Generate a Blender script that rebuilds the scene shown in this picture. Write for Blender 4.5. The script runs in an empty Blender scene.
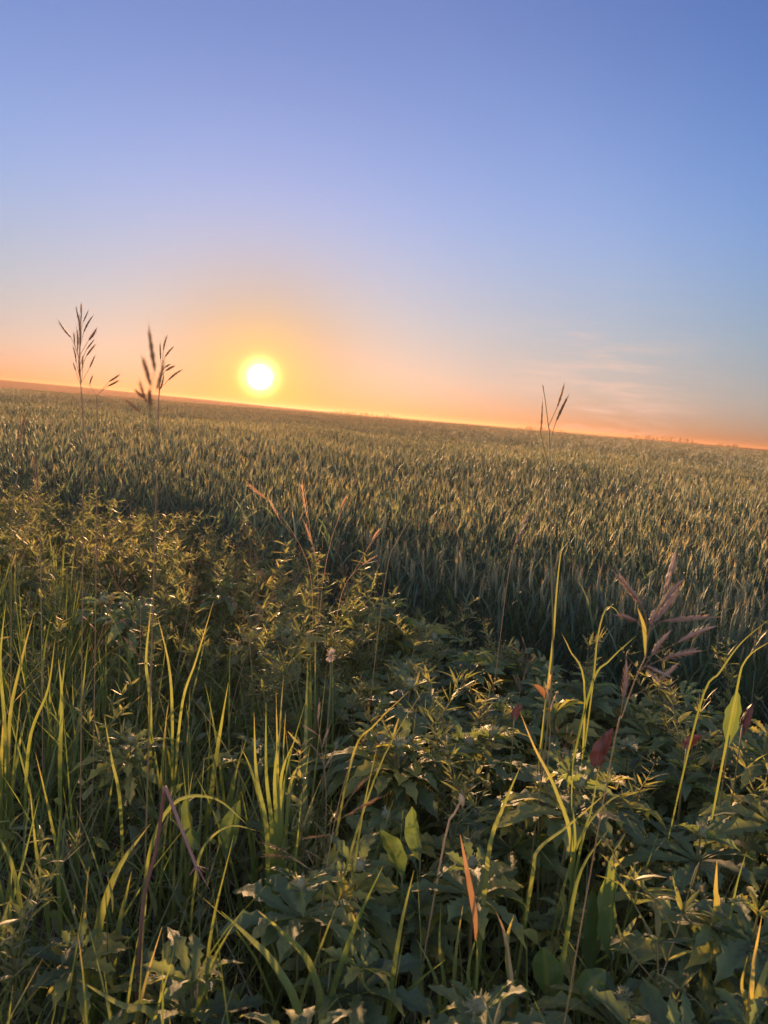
import bpy, math, random
import numpy as np
from mathutils import Matrix, Vector
C = bpy.context.scene
COL = C.collection
R = math.radians
random.seed(11)
rng = np.random.default_rng(7)

# ------------------------------------------------------------------ camera, sky, sun, exposure
CAM_Z = 1.35
cam = bpy.data.cameras.new('camera')
co = bpy.data.objects.new('camera', cam)
COL.objects.link(co)
C.camera = co
cam.sensor_fit = 'VERTICAL'
cam.sensor_height = 36
cam.lens = 27.07
cam.clip_start = 0.05
cam.clip_end = 30000
cam.dof.use_dof = True
cam.dof.focus_distance = 2.0
cam.dof.aperture_fstop = 10.0
co.matrix_world = (Matrix.Translation((0, 0, CAM_Z)) @ Matrix.Rotation(R(90 - 7.08), 4, 'X')
                   @ Matrix.Rotation(R(4.9), 4, 'Z'))
CM = np.array(co.matrix_world.to_3x3())


def ray(px, py):
    v = CM @ np.array([(px - 384) / 770, -(py - 512) / 770, -1.0])
    return v


def at(px, py, depth):
    return np.array([0, 0, CAM_Z]) + ray(px, py) * depth


sd = ray(260, 377)
sd = sd / np.linalg.norm(sd)
SUN_EL, SUN_AZ = math.asin(sd[2]), math.atan2(sd[0], sd[1])

world = bpy.data.worlds.new('World')
C.world = world
world.use_nodes = True
nt = world.node_tree
bg = nt.nodes['Background']


def N(tree, typ, **kw):
    n = tree.nodes.new(typ)
    for k, v in kw.items():
        setattr(n, k, v)
    return n


sky = N(nt, 'ShaderNodeTexSky', sky_type='NISHITA', sun_disc=False)
sky.sun_elevation = SUN_EL
sky.sun_rotation = SUN_AZ
sky.dust_density = 0.3
sky.ozone_density = 3.0
gam = N(nt, 'ShaderNodeGamma')
gam.inputs[1].default_value = 0.5
nt.links.new(sky.outputs[0], gam.inputs[0])
geo = N(nt, 'ShaderNodeTexCoord')
sep = N(nt, 'ShaderNodeSeparateXYZ')
nt.links.new(geo.outputs['Generated'], sep.inputs[0])
ramp = N(nt, 'ShaderNodeValToRGB')
nt.links.new(sep.outputs[2], ramp.inputs[0])
STOPS = [(0.0, (3.2, 2.1, 2.9)), (.02, (3.5, 2.8, 3.9)), (.05, (4.0, 3.3, 3.9)), (.12, (3.95, 3.65, 3.8)), (.25, (3.75, 4.05, 5.9)),
         (.42, (2.7, 2.9, 4.8)), (.6, (2.6, 2.5, 4.4)), (1.0, (2.2, 2.3, 4.2))]
cr = ramp.color_ramp
cr.interpolation = 'B_SPLINE'
while len(cr.elements) < len(STOPS):
    cr.elements.new(0.5)
for e, (p, c) in zip(cr.elements, STOPS):
    e.position = p
    e.color = (c[0] * .1, c[1] * .1, c[2] * .1, 1)      # a spline ramp is clipped at 1; the tenfold comes back in the next ramp
# unseen sky overhead and behind the camera, brightened and warmed as foreground fill
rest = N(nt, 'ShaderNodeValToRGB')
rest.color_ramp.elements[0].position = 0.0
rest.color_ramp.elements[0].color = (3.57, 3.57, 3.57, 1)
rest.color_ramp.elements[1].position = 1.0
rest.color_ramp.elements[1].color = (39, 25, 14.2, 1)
mul = N(nt, 'ShaderNodeMix', data_type='RGBA', blend_type='MULTIPLY')
mul.inputs[0].default_value = 1
nt.links.new(gam.outputs[0], mul.inputs[6])
nt.links.new(ramp.outputs[0], mul.inputs[7])


def mathn(tree, op, a, b=None):
    n = N(tree, 'ShaderNodeMath', operation=op)
    for i, x in enumerate((a, b)):
        if x is None:
            continue
        if isinstance(x, (int, float)):
            n.inputs[i].default_value = x
        else:
            tree.links.new(x, n.inputs[i])
    return n.outputs[0]


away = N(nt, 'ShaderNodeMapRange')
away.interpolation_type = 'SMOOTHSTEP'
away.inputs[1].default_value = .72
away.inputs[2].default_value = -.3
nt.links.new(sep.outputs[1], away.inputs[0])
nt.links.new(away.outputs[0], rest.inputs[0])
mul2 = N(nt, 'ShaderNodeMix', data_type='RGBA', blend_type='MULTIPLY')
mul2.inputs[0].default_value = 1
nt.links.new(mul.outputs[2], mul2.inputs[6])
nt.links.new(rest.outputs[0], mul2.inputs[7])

# the bright air round the sun
dot = N(nt, 'ShaderNodeVectorMath', operation='DOT_PRODUCT')
nrm = N(nt, 'ShaderNodeVectorMath', operation='NORMALIZE')
nt.links.new(geo.outputs['Generated'], nrm.inputs[0])
nt.links.new(nrm.outputs[0], dot.inputs[0])
dot.inputs[1].default_value = tuple(sd)
cosang = mathn(nt, 'MAXIMUM', dot.outputs['Value'], 0.0)
low = N(nt, 'ShaderNodeMix', data_type='RGBA', blend_type='MULTIPLY')
nt.links.new(mathn(nt, 'POWER', cosang, 130.0), low.inputs[0])
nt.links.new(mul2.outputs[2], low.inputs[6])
low.inputs[7].default_value = (.85, .66, .42, 1)      # thicker, redder air toward the sun
last = low.outputs[2]
# the blue deepens away from the sun
deep = N(nt, 'ShaderNodeMapRange')
deep.inputs[1].default_value = .90
deep.inputs[2].default_value = .74
nt.links.new(dot.outputs['Value'], deep.inputs[0])
dm = N(nt, 'ShaderNodeMix', data_type='RGBA', blend_type='MULTIPLY')
nt.links.new(deep.outputs[0], dm.inputs[0])
nt.links.new(last, dm.inputs[6])
dm.inputs[7].default_value = (.62, .78, .90, 1)
last = dm.outputs[2]
for power, col in ((600, (1.3, .85, 0.0)), (8500, (24, 19, 5))):
    pw = mathn(nt, 'POWER', cosang, float(power))
    mx = N(nt, 'ShaderNodeMix', data_type='RGBA', blend_type='ADD')
    nt.links.new(pw, mx.inputs[0])
    nt.links.new(last, mx.inputs[6])
    mx.inputs[7].default_value = (*col, 1)
    last = mx.outputs[2]
# thin wisps of cloud low on the right
mp = N(nt, 'ShaderNodeMapping')
mp.inputs['Scale'].default_value = (5, 5, 42)
mp.inputs['Rotation'].default_value = (R(-7), R(7), 0)
nt.links.new(geo.outputs['Generated'], mp.inputs[0])
cn = N(nt, 'ShaderNodeTexNoise')
cn.inputs['Scale'].default_value = 1.3
cn.inputs['Detail'].default_value = 7
cn.inputs['Roughness'].default_value = 0.62
nt.links.new(mp.outputs[0], cn.inputs[0])
cloud_dir = ray(592, 404)
cloud_dir = cloud_dir / np.linalg.norm(cloud_dir)
d2 = N(nt, 'ShaderNodeVectorMath', operation='DOT_PRODUCT')
nt.links.new(nrm.outputs[0], d2.inputs[0])
d2.inputs[1].default_value = tuple(cloud_dir)
near = mathn(nt, 'POWER', mathn(nt, 'MAXIMUM', d2.outputs['Value'], 0.0), 240.0)
wisp = N(nt, 'ShaderNodeMapRange')
wisp.inputs[1].default_value = 0.47
wisp.inputs[2].default_value = 0.72
nt.links.new(cn.outputs[0], wisp.inputs[0])
fac = mathn(nt, 'MULTIPLY', mathn(nt, 'MULTIPLY', wisp.outputs[0], near), 0.95)
mx = N(nt, 'ShaderNodeMix', data_type='RGBA', blend_type='MIX')
nt.links.new(fac, mx.inputs[0])
nt.links.new(last, mx.inputs[6])
mx.inputs[7].default_value = (3.4, 2.25, 1.75, 1)
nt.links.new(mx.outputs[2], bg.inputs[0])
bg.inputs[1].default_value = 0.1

sun_data = bpy.data.lights.new('sunlight', 'SUN')
sun_data.energy = 5.0
sun_data.angle = R(0.6)
sun_data.color = (1.0, 0.56, 0.25)
sun_lamp = bpy.data.objects.new('sunlight', sun_data)
COL.objects.link(sun_lamp)
LAMP_EL = SUN_EL + R(2.4)
ld = Vector((math.cos(LAMP_EL) * math.sin(SUN_AZ), math.cos(LAMP_EL) * math.cos(SUN_AZ), math.sin(LAMP_EL)))
sun_lamp.rotation_euler = ld.to_track_quat('Z', 'Y').to_euler()
C.view_settings.view_transform = 'Standard'
C.view_settings.look = 'None'
C.view_settings.exposure = 1.5
C.view_settings.gamma = 1.0
C.cycles.max_bounces = 6
C.cycles.diffuse_bounces = 3
C.cycles.transmission_bounces = 3
C.cycles.transparent_max_bounces = 8
C.cycles.volume_bounces = 0
C.cycles.use_denoising = True


# ------------------------------------------------------------------ helpers
class MB:
    """collects quads and links them as one mesh"""

    def __init__(self):
        self.v, self.f, self.t, self.n = [], [], [], 0

    def add(self, v, f, t=0.5):
        v = np.asarray(v, float).reshape(-1, 3)
        self.v.append(v)
        self.f.append(np.asarray(f, np.int64).reshape(-1, 4) + self.n)
        self.t.append(np.broadcast_to(np.asarray(t, float), (len(v),)))
        self.n += len(v)
        return self

    def arrays(self):
        return np.concatenate(self.v), np.concatenate(self.f), np.concatenate(self.t)

    def mesh(self, name, mat, smooth=True):
        v, f, t = self.arrays()
        me = bpy.data.meshes.new(name)
        me.vertices.add(len(v))
        me.vertices.foreach_set('co', v.astype(np.float32).ravel())
        me.loops.add(f.size)
        me.loops.foreach_set('vertex_index', f.astype(np.int32).ravel())
        me.polygons.add(len(f))
        me.polygons.foreach_set('loop_start', np.arange(0, f.size, 4, dtype=np.int32))
        me.polygons.foreach_set('use_smooth', np.full(len(f), smooth))
        a = me.attributes.new('tint', 'FLOAT', 'POINT')
        a.data.foreach_set('value', t.astype(np.float32))
        me.update(calc_edges=True)
        me.materials.append(mat)
        return me

    def build(self, name, mat, parent=None, smooth=True):
        return link(name, self.mesh(name, mat, smooth), parent)


def link(name, mesh, parent=None, m=None):
    o = bpy.data.objects.new(name, mesh)
    COL.objects.link(o)
    o.parent = parent
    if m is not None:
        o.matrix_local = m
    return o


def tag(o, label=None, cat=None, group=None, kind=None):
    for k, v in (('label', label), ('category', cat), ('group', group), ('kind', kind)):
        if v:
            o[k] = v
    return o


def thing(name, label, cat, group=None, loc=(0, 0, 0), rz=0.0, s=1.0, tilt=(0, 0)):
    o = bpy.data.objects.new(name, None)
    COL.objects.link(o)
    o.empty_display_size = 0.05
    o.location = loc
    o.rotation_euler = (tilt[0], tilt[1], rz)
    o.scale = (s, s, s)
    return tag(o, label, cat, group, 'thing')


def copy_thing(src, label, group, loc, rz, s, tilt=(0, 0)):
    o = src.copy()
    COL.objects.link(o)
    o.location = loc
    o.rotation_euler = (tilt[0], tilt[1], rz)
    o.scale = (s, s, s)
    o['label'] = label
    o['group'] = group
    for ch in list(src.children):
        c = ch.copy()
        COL.objects.link(c)
        c.parent = o
        for g in list(ch.children):
            d = g.copy()
            COL.objects.link(d)
            d.parent = c
    return o


def unit(v):
    v = np.asarray(v, float)
    return v / np.maximum(np.linalg.norm(v, axis=-1, keepdims=True), 1e-9)


def smooth_path(pts, n):
    """Catmull-Rom through the points"""
    P = np.asarray(pts, float)
    if len(P) == 2:
        t = np.linspace(0, 1, n)[:, None]
        return P[0] * (1 - t) + P[1] * t
    Q = np.vstack([2 * P[0] - P[1], P, 2 * P[-1] - P[-2]])
    out = []
    for u in np.linspace(0, len(P) - 1 - 1e-6, n):
        i = int(u)
        t = u - i
        a, b, c, d = Q[i:i + 4]
        out.append(.5 * (2 * b + (c - a) * t + (2 * a - 5 * b + 4 * c - d) * t * t + (3 * b - a - 3 * c + d) * t ** 3))
    return np.array(out)


def strip(mb, pts, w, side, fold=0.25, t=0.5, cols=3):
    """a leaf strip along pts with half widths w, spread along side, folded along the midrib"""
    pts = np.asarray(pts, float)
    n = len(pts)
    side = np.broadcast_to(unit(side), pts.shape)
    w = np.broadcast_to(np.asarray(w, float), (n,))[:, None]
    tan = unit(np.gradient(pts, axis=0))
    nor = unit(np.cross(side, tan))
    t = np.broadcast_to(np.asarray(t, float), (n,))
    if cols == 2:
        v = np.stack([pts - side * w, pts + side * w], 1).reshape(-1, 3)
        i = np.arange(n - 1) * 2
        f = np.stack([i, i + 1, i + 3, i + 2], 1)
        return mb.add(v, f, np.repeat(t, 2))
    v = np.stack([pts - side * w + nor * w * fold, pts, pts + side * w + nor * w * fold], 1).reshape(-1, 3)
    i = np.arange(n - 1) * 3
    f = np.concatenate([np.stack([i, i + 1, i + 4, i + 3], 1), np.stack([i + 1, i + 2, i + 5, i + 4], 1)])
    return mb.add(v, f, np.repeat(t, 3))


def tube(mb, pts, r, k=5, t=0.5, flat=1.0, flatdir=None):
    pts = np.asarray(pts, float)
    n = len(pts)
    r = np.broadcast_to(np.asarray(r, float), (n,))
    tan = unit(np.gradient(pts, axis=0))
    ref = np.array([0.31, 0.77, 0.2]) if flatdir is None else np.asarray(flatdir, float)
    a = unit(np.cross(tan, ref) + 1e-6)
    b = unit(np.cross(tan, a))
    ang = np.arange(k) * 2 * math.pi / k
    v = (pts[:, None] + (a[:, None] * np.cos(ang)[None, :, None] + b[:, None] * np.sin(ang)[None, :, None] * flat) * r[:, None, None])
    i = np.arange(n - 1)[:, None] * k
    j = np.arange(k)[None]
    j2 = (j + 1) % k
    f = np.stack([i + j, i + j2, i + k + j2, i + k + j], -1).reshape(-1, 4)
    t = np.broadcast_to(np.asarray(t, float), (n,))
    return mb.add(v.reshape(-1, 3), f, np.repeat(t, k))


def arc(base, az, L, lean, curve, n, power=1.4):
    s = np.linspace(0, 1, n)
    th = lean + curve * s ** power
    ds = L / (n - 1)
    out = np.sin(th) * ds
    up = np.cos(th) * ds
    h = np.concatenate([[0], np.cumsum(out[:-1])])
    z = np.concatenate([[0], np.cumsum(up[:-1])])
    return np.asarray(base) + np.stack([h * math.cos(az), h * math.sin(az), z], 1)


def blade(mb, base, az, L, w, lean, curve, n=8, twist=0.0, t0=0.4, dry=0.0, cols=3):
    p = arc(base, az, L, lean, curve, n)
    s = np.linspace(0, 1, n)
    wid = w * np.clip(.45 + 2.2 * s, 0, 1) * np.clip(1 - s ** 2.6, .03, 1)
    a = az + math.pi / 2 + twist * s
    side = np.stack([np.cos(a), np.sin(a), 0.0 * s], 1)
    strip(mb, p, wid, side, .35, np.clip(t0 + dry * s ** 3, 0, 1), cols)


def instance(mb, tv, tf, tt, pos, rz, scale, lean_az=None, lean=None, tjit=None):
    """many copies of one template merged: used for the masses nobody could count"""
    n = len(pos)
    if n == 0:
        return
    c, s = np.cos(rz), np.sin(rz)
    x = tv[None, :, 0] * c[:, None] - tv[None, :, 1] * s[:, None]
    y = tv[None, :, 0] * s[:, None] + tv[None, :, 1] * c[:, None]
    z = np.broadcast_to(tv[None, :, 2], x.shape)
    if lean is not None:
        x = x + z * (lean * np.cos(lean_az))[:, None]
        y = y + z * (lean * np.sin(lean_az))[:, None]
    v = np.stack([x, y, z], -1) * scale[:, None, None] + pos[:, None]
    f = tf[None] + (np.arange(n) * len(tv))[:, None, None]
    t = np.broadcast_to(tt[None], (n, len(tt)))
    if tjit is not None:
        t = np.clip(t + tjit[:, None], 0, 1)
    mb.add(v.reshape(-1, 3), f.reshape(-1, 4), t.reshape(-1))


# ------------------------------------------------------------------ materials
def plant_mat(name, cols, trans=0.4, rough=0.5, tgain=(1.3, 1.25, 0.7), jitter=0.3, noise=35, bump=0.0, spec=0.35, sheen=0.0):
    m = bpy.data.materials.new(name)
    m.use_nodes = True
    t = m.node_tree
    t.nodes.clear()
    out = N(t, 'ShaderNodeOutputMaterial')
    at_ = N(t, 'ShaderNodeAttribute', attribute_name='tint')
    tc = N(t, 'ShaderNodeTexCoord')
    no = N(t, 'ShaderNodeTexNoise')
    no.inputs['Scale'].default_value = noise
    no.inputs['Detail'].default_value = 4
    t.links.new(tc.outputs['Object'], no.inputs[0])
    oi = N(t, 'ShaderNodeObjectInfo')
    f = mathn(t, 'ADD', at_.outputs['Fac'], mathn(t, 'MULTIPLY', mathn(t, 'SUBTRACT', no.outputs[0], 0.5), 0.55))
    f = mathn(t, 'ADD', f, mathn(t, 'MULTIPLY', mathn(t, 'SUBTRACT', oi.outputs['Random'], 0.5), jitter))
    rp = N(t, 'ShaderNodeValToRGB')
    t.links.new(f, rp.inputs[0])
    while len(rp.color_ramp.elements) < len(cols):
        rp.color_ramp.elements.new(.5)
    for e, (p, c) in zip(rp.color_ramp.elements, cols):
        e.position = p
        e.color = (*c, 1)
    pb = N(t, 'ShaderNodeBsdfPrincipled')
    t.links.new(rp.outputs[0], pb.inputs['Base Color'])
    pb.inputs['Roughness'].default_value = rough
    pb.inputs['Specular IOR Level'].default_value = spec
    if sheen:
        pb.inputs['Sheen Weight'].default_value = sheen
        pb.inputs['Sheen Roughness'].default_value = .35
        pb.inputs['Sheen Tint'].default_value = (1, .9, .7, 1)
    if bump:
        bp = N(t, 'ShaderNodeBump')
        bp.inputs['Strength'].default_value = bump
        bp.inputs['Distance'].default_value = 0.002
        n2 = N(t, 'ShaderNodeTexNoise')
        n2.inputs['Scale'].default_value = noise * 4
        t.links.new(tc.outputs['Object'], n2.inputs[0])
        t.links.new(n2.outputs[0], bp.inputs['Height'])
        t.links.new(bp.outputs[0], pb.inputs['Normal'])
    if trans > 0:
        tr = N(t, 'ShaderNodeBsdfTranslucent')
        g = N(t, 'ShaderNodeMix', data_type='RGBA', blend_type='MULTIPLY')
        g.inputs[0].default_value = 1
        t.links.new(rp.outputs[0], g.inputs[6])
        g.inputs[7].default_value = (*[x * 2.0 for x in tgain], 1)
        t.links.new(g.outputs[2], tr.inputs[0])
        mxs = N(t, 'ShaderNodeMixShader')
        mxs.inputs[0].default_value = trans
        t.links.new(pb.outputs[0], mxs.inputs[1])
        t.links.new(tr.outputs[0], mxs.inputs[2])
        t.links.new(mxs.outputs[0], out.inputs[0])
    else:
        t.links.new(pb.outputs[0], out.inputs[0])
    return m


M = {}
M['grass'] = plant_mat('grass_blades', [(0, (.042, .060, .018)), (.45, (.088, .112, .030)), (.75, (.125, .135, .038)), (1, (.22, .17, .07))], .48, tgain=(1.1, 1.05, .6))
M['yellow_grass'] = plant_mat('yellowing_grass', [(0, (.08, .11, .02)), (.5, (.12, .13, .035)), (1, (.24, .18, .06))], .45, tgain=(1.1, 1.05, .6))
M['lobed'] = plant_mat('lobed_leaf', [(0, (.040, .054, .030)), (.5, (.088, .115, .044)), (.8, (.125, .135, .045)), (1, (.24, .20, .04))], .45, .5, bump=.6, spec=.4, jitter=.6, noise=22)
M['broad'] = plant_mat('broad_leaf', [(0, (.03, .05, .02)), (.5, (.06, .085, .025)), (.85, (.14, .14, .03)), (1, (.25, .19, .05))], .4, .45, bump=.5, noise=18)
M['red_leaf'] = plant_mat('red_leaf', [(0, (.030, .012, .010)), (.6, (.060, .016, .012)), (1, (.085, .04, .018))], .15, .5, tgain=(.8, .6, .6), bump=.4)
M['orange_leaf'] = plant_mat('orange_dry_leaf', [(0, (.14, .065, .025)), (.6, (.20, .11, .045)), (1, (.30, .20, .08))], .3, .6, tgain=(.9, .75, .6))
M['fine'] = plant_mat('fine_leaf', [(0, (.045, .06, .024)), (.5, (.11, .115, .042)), (.8, (.17, .145, .06)), (1, (.26, .19, .09))], .5, .5, sheen=.35)
M['stem'] = plant_mat('weed_stem', [(0, (.05, .05, .02)), (.5, (.09, .08, .03)), (1, (.16, .09, .04))], .0, .5)
M['straw'] = plant_mat('dry_stem', [(0, (.12, .075, .035)), (.5, (.22, .14, .07)), (1, (.34, .24, .13))], .15, .6, tgain=(1.2, .9, .6))
M['spikelet'] = plant_mat('brown_spikelet', [(0, (.12, .07, .035)), (.5, (.20, .12, .06)), (1, (.30, .20, .11))], .42, .55, tgain=(.9, .8, .6), noise=160)
M['purple'] = plant_mat('purple_brown_spikelet', [(0, (.11, .062, .05)), (.5, (.20, .13, .10)), (1, (.36, .27, .2))], .28, .5, tgain=(.9, .75, .65), noise=140)
M['pale_husk'] = plant_mat('pale_husk', [(0, (.26, .19, .11)), (.5, (.38, .29, .18)), (1, (.5, .4, .28))], .5, .6, tgain=(1.1, .95, .7))
M['pink'] = plant_mat('pink_stalk', [(0, (.10, .045, .038)), (.5, (.16, .075, .062)), (1, (.24, .14, .11))], .1, .5)
M['seed'] = plant_mat('pale_seed_head', [(0, (.10, .10, .05)), (.5, (.18, .17, .09)), (1, (.27, .24, .15))], .25, .6)
M['buds'] = plant_mat('weed_buds', [(0, (.09, .075, .03)), (.5, (.16, .13, .055)), (1, (.24, .19, .09))], .35, .6)
M['white'] = plant_mat('white_fluff', [(0, (.36, .31, .26)), (1, (.55, .48, .40))], .4, .8, tgain=(.6, .55, .5))
M['wheat_leaf'] = plant_mat('wheat_leaf', [(0, (.022, .040, .026)), (.5, (.045, .070, .038)), (1, (.11, .12, .055))], .32, .5, jitter=.2, noise=9)
M['ear'] = plant_mat('wheat_ear', [(0, (.06, .08, .05)), (.5, (.13, .135, .08)), (1, (.28, .23, .13))], .3, .5, jitter=.3, noise=60, tgain=(1.2, 1.0, .6), sheen=.5)
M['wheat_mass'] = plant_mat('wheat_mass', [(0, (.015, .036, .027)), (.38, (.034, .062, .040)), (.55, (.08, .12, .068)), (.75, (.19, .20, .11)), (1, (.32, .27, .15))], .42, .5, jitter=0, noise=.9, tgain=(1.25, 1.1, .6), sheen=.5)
M['thatch'] = plant_mat('dead_thatch', [(0, (.05, .035, .022)), (.5, (.10, .075, .045)), (1, (.20, .15, .09))], .15, .7, tgain=(1, .8, .6))
M['crown'] = plant_mat('far_tree_leaf', [(0, (.03, .04, .02)), (1, (.06, .07, .03))], .05, .7, jitter=0)


# ------------------------------------------------------------------ ground
def bank_d(x, y):
    """signed distance from the weedy bank's edge: below 0 on the bank, above 0 in the wheat"""
    return (y + .81 * x - 3.12 + .22 * np.sin(x * 2.1 + .6) * .5) / 1.28


def ss(a, b, x):
    t = np.clip((x - a) / (b - a), 0, 1)
    return t * t * (3 - 2 * t)


def ground_z(x, y):
    d = bank_d(x, y)
    r = np.hypot(x, y)
    bank = .20 + .14 * ss(-.3, -2.0, d) - .30 * ss(-.1, .5, d)
    bump = .02 * np.sin(x * 5.1 + y * 2.3) * np.sin(y * 4.3 - x * 1.7) * ss(12, 4, r)
    swell = .5 * ss(45, 90, r) + .35 * np.sin(x * .021 + 1) * np.sin(y * .013) * ss(40, 160, r) * ss(900, 300, r)
    return bank + bump + swell


rad = np.concatenate([[0.0], np.geomspace(.25, 6000, 150)])
sec = 200
ang = np.arange(sec) * 2 * math.pi / sec
gx = rad[:, None] * np.cos(ang)
gy = rad[:, None] * np.sin(ang)
gv = np.stack([gx, gy, ground_z(gx, gy)], -1).reshape(-1, 3)
i = np.arange(len(rad) - 1)[:, None] * sec
j = np.arange(sec)[None]
j2 = (j + 1) % sec
gf = np.stack([i + j, i + sec + j, i + sec + j2, i + j2], -1).reshape(-1, 4)
gm = bpy.data.materials.new('soil_and_crop')
gm.use_nodes = True
t = gm.node_tree
pb = t.nodes['Principled BSDF']
pb.inputs['Roughness'].default_value = 0.9
pb.inputs['Specular IOR Level'].default_value = 0.0
gp = N(t, 'ShaderNodeNewGeometry')
ln = N(t, 'ShaderNodeVectorMath', operation='LENGTH')
t.links.new(gp.outputs['Position'], ln.inputs[0])
mr = N(t, 'ShaderNodeMapRange')
mr.inputs[1].default_value = 20
mr.inputs[2].default_value = 70
t.links.new(ln.outputs['Value'], mr.inputs[0])
n1 = N(t, 'ShaderNodeTexNoise')
n1.inputs['Scale'].default_value = 14
n1.inputs['Detail'].default_value = 8
t.links.new(gp.outputs['Position'], n1.inputs[0])
soil = N(t, 'ShaderNodeValToRGB')
soil.color_ramp.elements[0].color = (.022, .016, .010, 1)
soil.color_ramp.elements[1].color = (.075, .055, .034, 1)
t.links.new(n1.outputs[0], soil.inputs[0])
n2 = N(t, 'ShaderNodeTexNoise')
n2.inputs['Scale'].default_value = .02
n2.inputs['Detail'].default_value = 10
n2.inputs['Roughness'].default_value = .7
mpp = N(t, 'ShaderNodeMapping')
mpp.inputs['Scale'].default_value = (.35, 1, 1)
t.links.new(gp.outputs['Position'], mpp.inputs[0])
t.links.new(mpp.outputs[0], n2.inputs[0])
crop = N(t, 'ShaderNodeValToRGB')
crop.color_ramp.elements[0].position = .3
crop.color_ramp.elements[0].color = (.085, .06, .028, 1)
crop.color_ramp.elements[1].position = .72
crop.color_ramp.elements[1].color = (.15, .105, .05, 1)
t.links.new(n2.outputs[0], crop.inputs[0])
mxg = N(t, 'ShaderNodeMix', data_type='RGBA')
t.links.new(mr.outputs[0], mxg.inputs[0])
t.links.new(soil.outputs[0], mxg.inputs[6])
t.links.new(crop.outputs[0], mxg.inputs[7])
t.links.new(mxg.outputs[2], pb.inputs['Base Color'])
bmp = N(t, 'ShaderNodeBump')
bmp.inputs['Strength'].default_value = .8
bmp.inputs['Distance'].default_value = .05
t.links.new(n1.outputs[0], bmp.inputs['Height'])
t.links.new(bmp.outputs[0], pb.inputs['Normal'])
gmb = MB()
gmb.add(gv, gf)
tag(gmb.build('ground', gm), kind='structure')


def ang_of(px):
    v = ray(px, 400)
    return math.atan2(v[0], v[1])


# low rise along the skyline on the left
hm = plant_mat('far_hill', [(0, (.19, .11, .06)), (1, (.26, .155, .085))], 0, 1.0, jitter=0, noise=.004, spec=0.0)
hb = MB()
na = 90
azs = np.linspace(ang_of(-500), ang_of(520), na)
rows = []
for dist, k in ((230, 0), (280, .45), (360, 1), (430, .9), (520, 0)):
    u = np.linspace(0, 1, na)
    prof = 2.6 * (ss(0, .25, u) * (1 - ss(.35, 1.0, u)) ** 1.1) * k + .1 * np.sin(u * 43) * k * (1 - u)
    rows.append(np.stack([np.sin(azs) * dist, np.cos(azs) * dist, prof + .2 - (k == 0) * 1.5], 1))
hv = np.array(rows)
i = np.arange(len(rows) - 1)[:, None] * na
j = np.arange(na - 1)[None]
hb.add(hv.reshape(-1, 3), np.stack([i + j, i + j + 1, i + na + j + 1, i + na + j], -1).reshape(-1, 4))
tag(hb.build('hills', hm), kind='structure')

# far woods
wb = MB()
for p0, p1, dist, hh in ((520, 570, 420, 2.4), (632, 706, 400, 3.0), (722, 748, 450, 2.1), (330, 400, 430, 2.4)):
    a0, a1 = ang_of(p0), ang_of(p1)
    basez = 0.4
    for k in range(int(abs(a1 - a0) * dist / .4)):
        a = random.uniform(a0, a1)
        e = min((a - a0), (a1 - a)) / (a1 - a0)
        top = hh * (.5 + .5 * random.random()) * min(1, .35 + e * 4)
        d = dist + random.uniform(-6, 6)
        for q in range(7):
            c = np.array([math.sin(a) * d, math.cos(a) * d, basez + random.uniform(0.1, 1) * top])
            s = random.uniform(.15, .4)
            u1 = unit(rng.normal(size=3)) * s
            u2 = unit(rng.normal(size=3)) * s
            wb.add([c - u1, c - u2, c + u1, c + u2], [[0, 1, 2, 3]], random.random())
tag(wb.build('distant_woods', M['crown'], smooth=False), 'thin dark strip of far woods on the horizon', 'woods', kind='stuff')

# ------------------------------------------------------------------ the setting sun
sm = bpy.data.materials.new('sun_glow')
sm.use_nodes = True
t = sm.node_tree
t.nodes.clear()
out = N(t, 'ShaderNodeOutputMaterial')
em = N(t, 'ShaderNodeEmission')
em.inputs[0].default_value = (1, .86, .52, 1)
em.inputs[1].default_value = 8
tp = N(t, 'ShaderNodeBsdfTransparent')
ad = N(t, 'ShaderNodeAddShader')
t.links.new(em.outputs[0], ad.inputs[0])
t.links.new(tp.outputs[0], ad.inputs[1])
t.links.new(ad.outputs[0], out.inputs[0])
SD = 15000
sb = MB()
th = np.linspace(0.02, math.pi - .02, 25)
tube(sb, np.stack([0 * th, 0 * th, -np.cos(th)], 1) * SD * .0150, np.sin(th) * SD * .0150, 40)
so = sb.build('sun', sm)
so.location = Vector((0, 0, CAM_Z)) + Vector(sd) * SD
tag(so, 'glowing white setting sun low above the far field', 'sun')

# low evening dust and mist over the fields
HZ0, HZ1, HW = -1.6, 4.4, 6500.0
bx = np.array([[x, y, z] for x in (-HW, HW) for y in (-HW, HW) for z in (HZ0, HZ1)])
hz = MB()
hz.add(bx, [[0, 1, 3, 2], [4, 6, 7, 5], [0, 4, 5, 1], [2, 3, 7, 6], [0, 2, 6, 4], [1, 5, 7, 3]])
hzm = bpy.data.materials.new('haze')
hzm.use_nodes = True
t = hzm.node_tree
t.nodes.clear()
out = N(t, 'ShaderNodeOutputMaterial')
pv = N(t, 'ShaderNodeVolumePrincipled')
pv.inputs['Color'].default_value = (.30, .19, .135, 1)
pv.inputs['Density'].default_value = .0012
pv.inputs['Anisotropy'].default_value = .55
t.links.new(pv.outputs[0], out.inputs['Volume'])
tag(hz.build('haze', hzm, smooth=False), kind='stuff')

# ------------------------------------------------------------------ wheat


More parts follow.
